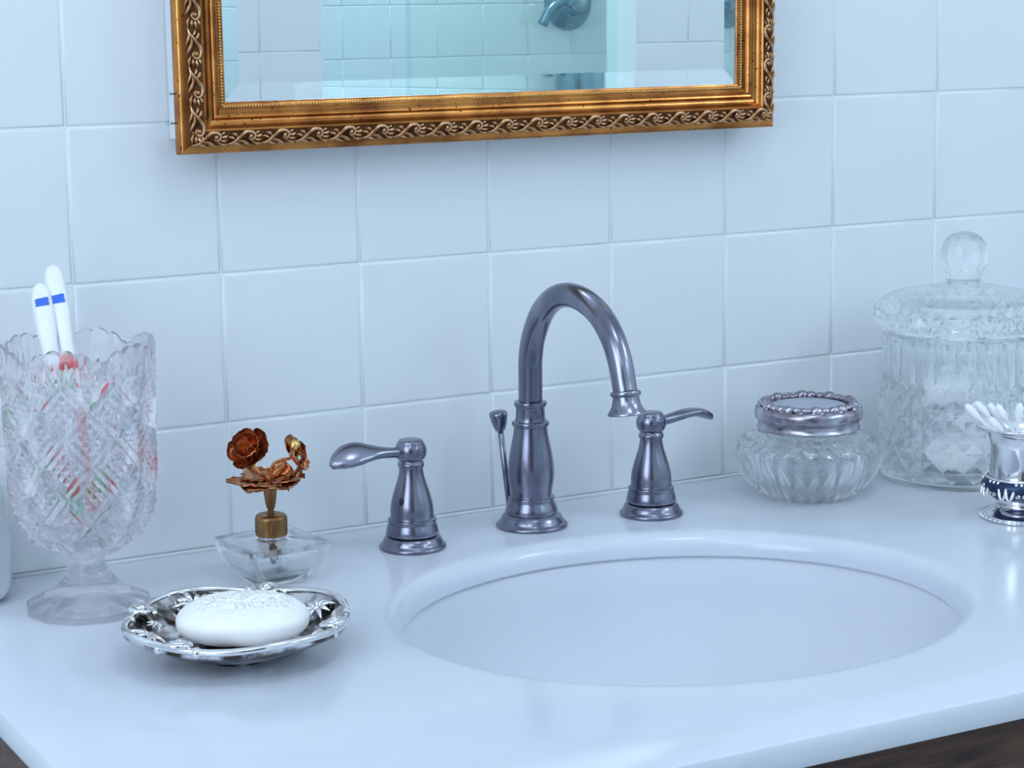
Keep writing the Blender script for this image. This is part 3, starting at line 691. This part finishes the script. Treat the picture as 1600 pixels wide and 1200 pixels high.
# ------------------------------------------------------------------ silver soap dish and soap
DC = Vector((0.0165, -0.2440, ZC))
dish = thing('soap_dish', 'ornate tarnished silver soap dish with flowers embossed around its rim', 'soap dish', DC, math.radians(-21))
def dr(a):
    return .0685 * (1 + .028 * math.cos(4 * (a - .55)))
def dl(fr, z, a_n=96, addz=None):
    L = []
    for i in range(a_n):
        a = 2 * PI * i / a_n; R = .046 * min(fr, .65) / .65 + (dr(a) - .046) * max(0, (fr - .65) / .35)
        zz = z + (.0016 * math.cos(4 * (a - .55)) if fr > .9 else 0)
        L.append((R * math.cos(a), R * math.sin(a), zz))
    return L
up = [(.02, .0075), (.30, .0075), (.55, .0078), (.64, .0090), (.72, .0120), (.82, .0160), (.90, .0190), (.95, .0212), (.975, .0224), (.995, .0222), (1.005, .0208)]
dn = [(1.0, .0186), (.96, .0172), (.88, .0150), (.78, .0120), (.68, .0082), (.60, .0064), (.45, .0058), (.02, .0058)]
obj('dish_body', loops([dl(f_, z) for f_, z in dn[::-1] + up[::-1]]), 'silver_worn', dish)
obj('foot_ring', lathe(mm([(22, 6.2), (23, 1.4), (24, 0), (25.4, 0), (25.4, 1.2), (24.6, 3), (24, 6.2)]), 64), 'silver_worn', dish)
rim = []
for i in range(97):
    a = 2 * PI * i / 96; R = dr(a) * .985; rim.append((R * math.cos(a), R * math.sin(a), .0224 + .0016 * math.cos(4 * (a - .55))))
obj('rim', tube(rim, .0023, 8), 'silver', dish)
def flower_orn(seed):
    P = [sphere(.0026, 10, 6, (0, 0, .0012))]
    r = random.Random(seed)
    for k in range(9):
        a = 2 * PI * k / 9 + r.uniform(-.1, .1); L_ = r.uniform(.0095, .0145)
        P.append(tube(spline([(.002 * math.cos(a), .002 * math.sin(a), .0012), (L_ * .5 * math.cos(a + .1), L_ * .5 * math.sin(a + .1), .0024), (L_ * math.cos(a), L_ * math.sin(a), .0004)], 3), [.0008, .0018, .0017, .0005], 6))
    return join(*P)
def scroll_orn():
    pts = []
    for k in range(22):
        a = k * .52; r_ = .0068 * (1 - k / 26); pts.append((r_ * math.cos(a), r_ * math.sin(a), .0010 + .0016 * k / 22))
    return join(tube(pts, [.0014, .0015, .0013, .0011], 7), sphere(.0020, 10, 6, (0, 0, .0024)))
FM = mesh('flower_ornament', *flower_orn(2)); FM.materials.append(M['silver'])
SM = mesh('scroll_ornament', *scroll_orn()); SM.materials.append(M['silver'])
BM = mesh('bead_ornament', *sphere(.0034, 10, 7)); BM.materials.append(M['silver'])
def on_dish(me, name, a_deg, frac, z, tilt, s=1.0, spin=0.0):
    a = math.radians(a_deg); R = dr(a) * frac
    o = obj(name, me, None, dish)
    o.matrix_local = T(R * math.cos(a), R * math.sin(a), z) @ RZ(a) @ RY(-tilt) @ RZ(spin) @ S(s)
for a, s in ((118, 1.15), (28, 1.0), (196, .95), (286, .95)):
    on_dish(FM, 'flower_ornament', a, .80, .0170, .40, s, a)
for a in (72, 158, 238, 338):
    on_dish(SM, 'scroll_ornament', a, .94, .0218, .2, 1.3, a * .1)
    on_dish(BM, 'bead_ornament', a + 11, .985, .0205, .1, 1.05)
    on_dish(BM, 'bead_ornament', a - 10, .985, .0205, .1, .85)
    on_dish(FM, 'flower_ornament', a + 4, .78, .0155, .40, .5, a)

def soap_mesh():
    V = []; F = []; n, m = 200, 80
    for i in range(m + 1):
        ph = -PI / 2 + PI * i / m
        for j in range(n):
            a = 2 * PI * j / n; c = abs(math.cos(ph)) ** .62; s = math.copysign(abs(math.sin(ph)) ** .9, math.sin(ph))
            x, y, z = .0405 * c * math.copysign(abs(math.cos(a)) ** .88, math.cos(a)), .0315 * c * math.copysign(abs(math.sin(a)) ** .88, math.sin(a)), .0115 * s
            if z > .006:
                k = min(1, (z - .006) / .003) * max(0, 1 - ((x - .002) / .034) ** 4)
                lines = math.sin(y * 1500 + 2.5 * math.sin(x * 330)) * math.sin(x * 900 + 3.0 * math.sin(y * 420 + 1)) + .5 * math.sin(x * 2300 + y * 1700)
                z += .0016 * k * max(-.7, min(1, lines * 2.2)) * (1 if y > -.012 else .25)
            V.append((x, y, z))
    for i in range(m):
        for j in range(n):
            k = (j + 1) % n; F.append((i * n + j, i * n + k, (i + 1) * n + k, (i + 1) * n + j))
    return V, F
tag(obj('soap_bar', soap_mesh(), 'soap', loc=DC + Vector((.0050, .0030, .0202)), rot=(0.05, 0, math.radians(-24))), 'white oval soap bar with embossed top lying in the silver dish', 'soap')

# ------------------------------------------------------------------ silver-lidded fluted glass jar
jar = thing('powder_jar', 'squat fluted clear glass jar with an ornate silver screw lid', 'jar', (0.5622, -0.0847, ZC))
def flute(r, z, a):
    u = (a / (2 * PI) * 24) % 1; arch = math.sin(PI * u)
    zt = .0365 + .0065 * arch
    env = max(0, min(1, (zt - z) / .0012)) * max(0, min(1, (z - .0005) / .010))
    return r + env * (.0014 - .0058 * arch), z
jt = mm([(29, 0), (33, .3), (37, 2.4), (42, 6.2), (47.4, 11.6), (52, 18), (55, 25), (56.6, 32), (56.8, 37), (56.0, 41), (55.2, 43), (53.6, 45), (50, 48.6), (45, 51), (41.6, 52.4)])
jr = interp([(r, z) for r, z in jt])
jo = mm([(0, 3), (20, 2.2), (27, .4)]) + jt[:3] + [(jr(z), z) for z in [.0045, .007, .010, .014, .018, .022, .026, .030, .033, .0345, .0355, .0363, .0371, .0379, .0387, .0395, .0403, .0411, .0419, .0427, .0435]] + jt[11:] + mm([(40.4, 53.6), (38.5, 54), (38.2, 56)])
ji = mm([(35.6, 56), (35.8, 52), (40, 49), (46.4, 45.4), (49.6, 40), (50.0, 34), (47.4, 26), (42, 18), (34.5, 11.4), (27, 7.4), (15, 6), (0, 5.8)])
obj('glass_bowl', lathe2(jo, ji, flute, None, 192), 'glass_jar', jar, angle=24)
lid = obj('lid', lathe(mm([(39.6, 54.6), (40.4, 54.6), (40.8, 55.6), (39.9, 57.2), (39.6, 59.6), (40.2, 61.2), (41.8, 62.6), (42.4, 65), (42.6, 68), (42.0, 70.4), (40.4, 72), (36, 72.8), (31, 72.2), (26, 72.8), (14, 74.2), (0, 74.8)]), 96), 'silver_lid', jar, angle=50)
obj('lid_centre', lathe(mm([(0, 75.1), (14, 74.6), (26, 73.2), (28.6, 72.6)][::-1]), 64), 'silver_matte', lid)
SPH = mesh('boss', *sphere(.0056, 12, 8, sq=(1, .8, .70))); SPH.materials.append(M['silver_lid'])
SCR = mesh('scroll', *join(tube([(.0060 * (1 - k / 20) * math.cos(k * .5), .0042 * (1 - k / 20) * math.sin(k * .5), .0006 * k / 10) for k in range(16)], [.0010, .0013, .0010], 6))); SCR.materials.append(M['silver_lid'])
for k in range(30):
    a = 2 * PI * k / 30 + .05; sc_ = k % 6 in (0, 1)
    o = bpy.data.objects.new('scroll' if sc_ else 'boss', SCR if sc_ else SPH); COL.objects.link(o); o.parent = lid
    R = .0352 if not sc_ else .0348; s = 1.2 if sc_ else (.72 + .30 * ((k * 7) % 3) / 2)
    o.location = (R * math.cos(a), R * math.sin(a), .0735); o.rotation_euler = (0, .10, a + PI / 2); o.scale = (s, s, s)
    if k % 2 == 0:
        o = bpy.data.objects.new('boss', SPH); COL.objects.link(o); o.parent = lid; o.scale = (.45, .5, .5)
        o.location = (.0392 * math.cos(a + .1), .0392 * math.sin(a + .1), .0722); o.rotation_euler = (0, .3, a)

# ------------------------------------------------------------------ tall cut-crystal jar
cj = thing('crystal_jar', 'tall cut-crystal jar with lid and round knob holding wrapped soaps', 'jar', (0.7067, -0.0963, ZC))
def cutf(r, z, a):
    u = (a / (2 * PI) * 24) % 1; zb_ = .0775 + .010 * abs(u * 2 - 1)
    env = max(0, min(1, (z - zb_ + .0015) / .003)) * max(0, min(1, (.114 - z) / .003))
    return r - .0034 * env * math.sin(PI * u) ** .7, z
net = lattice(24, 4.0, lambda z: .0636, lambda v: .006 + v * .0172, cell_pyramids(1, .0026, 0.0, 0, -.0006))
base_ = lathe([(0, .004), (.048, .003), (.056, .0002), (.060, .0004), (.0630, .003), (.0636, .006)], 96)
co = [(.0636, .0748)] + [(.0638, .0755 + .0385 * k / 22) for k in range(23)] + [(.0636, .119), (.062, .1215)]
ci = mm([(59, 121), (58.4, 118), (58.4, 60), (58, 14), (55, 9), (40, 7.6), (0, 7.4)])
obj('glass_body', join(base_, net, lathe2(co, ci, cutf, None, 192)), 'glass_cut', cj, angle=14)
lo = mm([(0, 122.0), (57, 122.0), (63, 122.2), (66.5, 123.4), (68.2, 125.6), (69, 128.2), (69.4, 131), (69.5, 134), (69.3, 137), (69, 140), (68, 143), (66, 146), (63, 148.4), (58, 150.6), (46, 153.6), (32, 156.4), (20, 158.6), (15.4, 160), (14.2, 162), (13.8, 164), (14.6, 167), (16.8, 172), (18.6, 177), (19.2, 181), (18.8, 186), (17, 191.6), (13.6, 196.6), (8.6, 200), (4, 201.2), (0, 201.5)])
i0 = [i for i, p in enumerate(lo) if p[1] > .126][0]; i1 = [i for i, p in enumerate(lo) if p[1] > .1465][0]
lnet = lattice(36, 1.5, interp(lo[1:i1 + 2]), lambda v: .1256 + v * .0142, cell_pyramids(1, .0024, 0.0, 0, -.0004))
lrad = interp(lo[1:i1 + 2])
ld = obj('lid', join(lathe(lo[:i0 - 1] + [(lrad(.1256), .1256)], 72), lnet, lathe([(lrad(.1469), .1469)] + lo[i1 + 0:] if lo[i1][1] > .147 else [(lrad(.1469), .1469)] + lo[i1 + 1:], 72)), 'glass_cut', cj, angle=16)
for k, (x, y, z, rx, rz) in enumerate([(-.010, -.012, .031, .15, .3), (.012, .008, .056, .35, -.5), (-.012, .006, .082, -.2, 1.0)]):
    pk = obj('wrapped_soap', box(-.030, -.022, -.009, .030, .022, .009, .004), 'wrapper', loc=(.7067 + x, -.0963 + y, ZC + z - .011), rot=(rx * .6, .05, rz), angle=50)
    tag(pk, ['white paper-wrapped soap with orange print at the bottom of the crystal jar', 'white paper-wrapped soap in the middle of the crystal jar', 'white paper-wrapped soap on top inside the crystal jar'][k], 'soap', 'wrapped soaps in the crystal jar')

# ------------------------------------------------------------------ silver cup of cotton swabs
CU = Vector((0.6522, -0.2307, ZC))
cup = thing('silver_cup', 'small footed silver cup with dark ornamental band holding cotton swabs', 'cup', CU)
obj('foot', lathe(mm([(0, 0), (29, 0), (30, .8), (30, 3.8), (28.8, 4.6), (24, 6.4), (21, 8.2), (18.4, 9.6), (17.6, 11), (17.8, 14.4), (19, 15)]), 64), 'silver', cup, angle=45)
obj('band', lathe(mm([(17.4, 14.6), (20, 15.4), (25, 18.6), (28.6, 22), (30, 25.4), (29.4, 29), (27, 31.6), (24.4, 32.8)]), 64), 'oxidised', cup)
obj('body', lathe2(mm([(23, 32.4), (24.6, 33), (24.2, 35), (24.0, 44), (24.1, 56), (25.0, 60.5), (27.4, 64.6), (31, 68), (34.4, 69.8), (34.9, 70.6)]), mm([(34.3, 71.2), (30.4, 69), (26.6, 65), (24.0, 60.4), (23.0, 55), (22.9, 37), (21, 35.2), (0, 35)]), None, None, 64), 'silver', cup, angle=50)
def ring(R, z, r, n=64): return tube([(R * math.cos(2 * PI * k / n), R * math.sin(2 * PI * k / n), z) for k in range(n + 1)], r, 7)
obj('band_ring', ring(.0268, .0322, .0011), 'silver', cup); obj('band_ring', ring(.0205, .0156, .0010), 'silver', cup)
obj('rim_ring', ring(.0346, .0709, .0008), 'silver', cup)
LEAF = mesh('band_leaf', *join(tube(spline([(0, 0, -.0062), (-.0026, 0, -.001), (-.0030, 0, .004), (-.0004, 0, .0058)], 4), [.0006, .0017, .0016, .0007], 7), tube(spline([(0.0006, 0, -.0062), (.0026, 0, -.001), (.0030, 0, .004), (.0012, 0, .0058)], 4), [.0006, .0015, .0014, .0006], 7)))
LEAF.materials.append(M['silver'])
SCQ = mesh('band_scroll', *join(*[tube([(sx * (.0022 + .0017 * (1 - k / 16) * math.cos(k * .52)), 0, sz * (.0020 + .0017 * (1 - k / 16) * math.sin(k * .52))) for k in range(13)], .00048, 6) for sx in (-1, 1) for sz in (-1, 1)]))
SCQ.materials.append(M['silver'])
DOT = mesh('band_bead', *sphere(.0013, 8, 6)); DOT.materials.append(M['silver'])
front = math.atan2(-(-.2307 + 1.4134), -(.6522 + .4309))
def around(me, name, a, R, z, tl):
    o = bpy.data.objects.new(name, me); COL.objects.link(o); o.parent = cup
    o.location = (R * math.cos(a), R * math.sin(a), z); o.rotation_euler = (tl, 0, a + PI / 2)
for k in range(8):
    a = front + 2 * PI * k / 8
    around(SCQ, 'band_scroll', a, .0296, .0245, -.30)
    for d in (-.30, .30): around(LEAF, 'band_leaf', a + d, .0290, .0240, -.35)
    around(DOT, 'band_bead', a + PI / 8, .0294, .0268, 0); around(DOT, 'band_bead', a + PI / 8, .0278, .0205, 0)
    for d in (-.14, 0, .14): around(DOT, 'band_bead', a + d, .0284, .0306, 0)
for k in range(40):
    a = 2 * PI * k / 40; around(DOT, 'foot_bead', a, .0300, .0022, 0)
fw = Vector((.655, .755, 0)).normalized(); rt = Vector((fw.y, -fw.x, 0))
def swab(label, b_, t_):
    A = rt * (b_[0] / 1000) + fw * (b_[1] / 1000) + Vector((0, 0, b_[2] / 1000)); B = rt * (t_[0] / 1000) + fw * (t_[1] / 1000) + Vector((0, 0, t_[2] / 1000))
    s = thing('cotton_swab', label, 'cotton swab', CU + A, 0, 'cotton swabs in the silver cup')
    d = (B - A); Lg = d.length; q = Vector((0, 0, 1)).rotation_difference(d.normalized()).to_matrix().to_4x4()
    obj('stick', xf(lathe([(.0012, .004), (.0012, Lg - .004)], 10), q), 'plastic', s)
    tip = [(0, 0), (.0018, .0008), (.0028, .003), (.0030, .007), (.0024, .012), (.0013, .0155)]
    obj('cotton_tip', xf(lathe([(r, Lg - z) for r, z in tip[::-1]], 14), q), 'cotton', s)
    obj('cotton_tip', xf(lathe([(r * .9, z) for r, z in tip], 14), q), 'cotton', s)
SW = 'white cotton swab standing in the silver cup'
for b_, t_ in [((6, -4, 37), (-43, -3, 86)), ((10, 5, 37), (-35.5, 4, 87)), ((6, 10, 37), (-26, 12, 84.5)), ((13, -6, 37), (-20, 6, 85)), ((14, 2, 37), (-25.5, -11, 78)), ((-6, -8, 37), (-3, 0, 88)), ((0, -13, 37), (8, 3, 88)), ((-8, 4, 37), (16, 8, 87)), ((-12, -2, 37), (27, 2, 84))]:
    swab(SW, b_, t_)

# ------------------------------------------------------------------ white tumbler at the wall
wt = thing('ceramic_tumbler', 'plain white rounded ceramic tumbler beside the glass goblet', 'tumbler', (-0.0995, -0.0385, ZC))
def tb(r, z, a): return r, z
obj('cup', lathe2(mm([(0, 0), (22, 0), (27, 1), (31, 4), (33.4, 9), (34.2, 16), (34.4, 40), (34.0, 60), (32.8, 70), (30.5, 76.6), (28.5, 79)]), mm([(26.5, 78.4), (28.4, 74), (30, 66), (30.4, 30), (29.4, 12), (24, 6), (0, 5)]), None, None, 64), 'ceramic', wt)
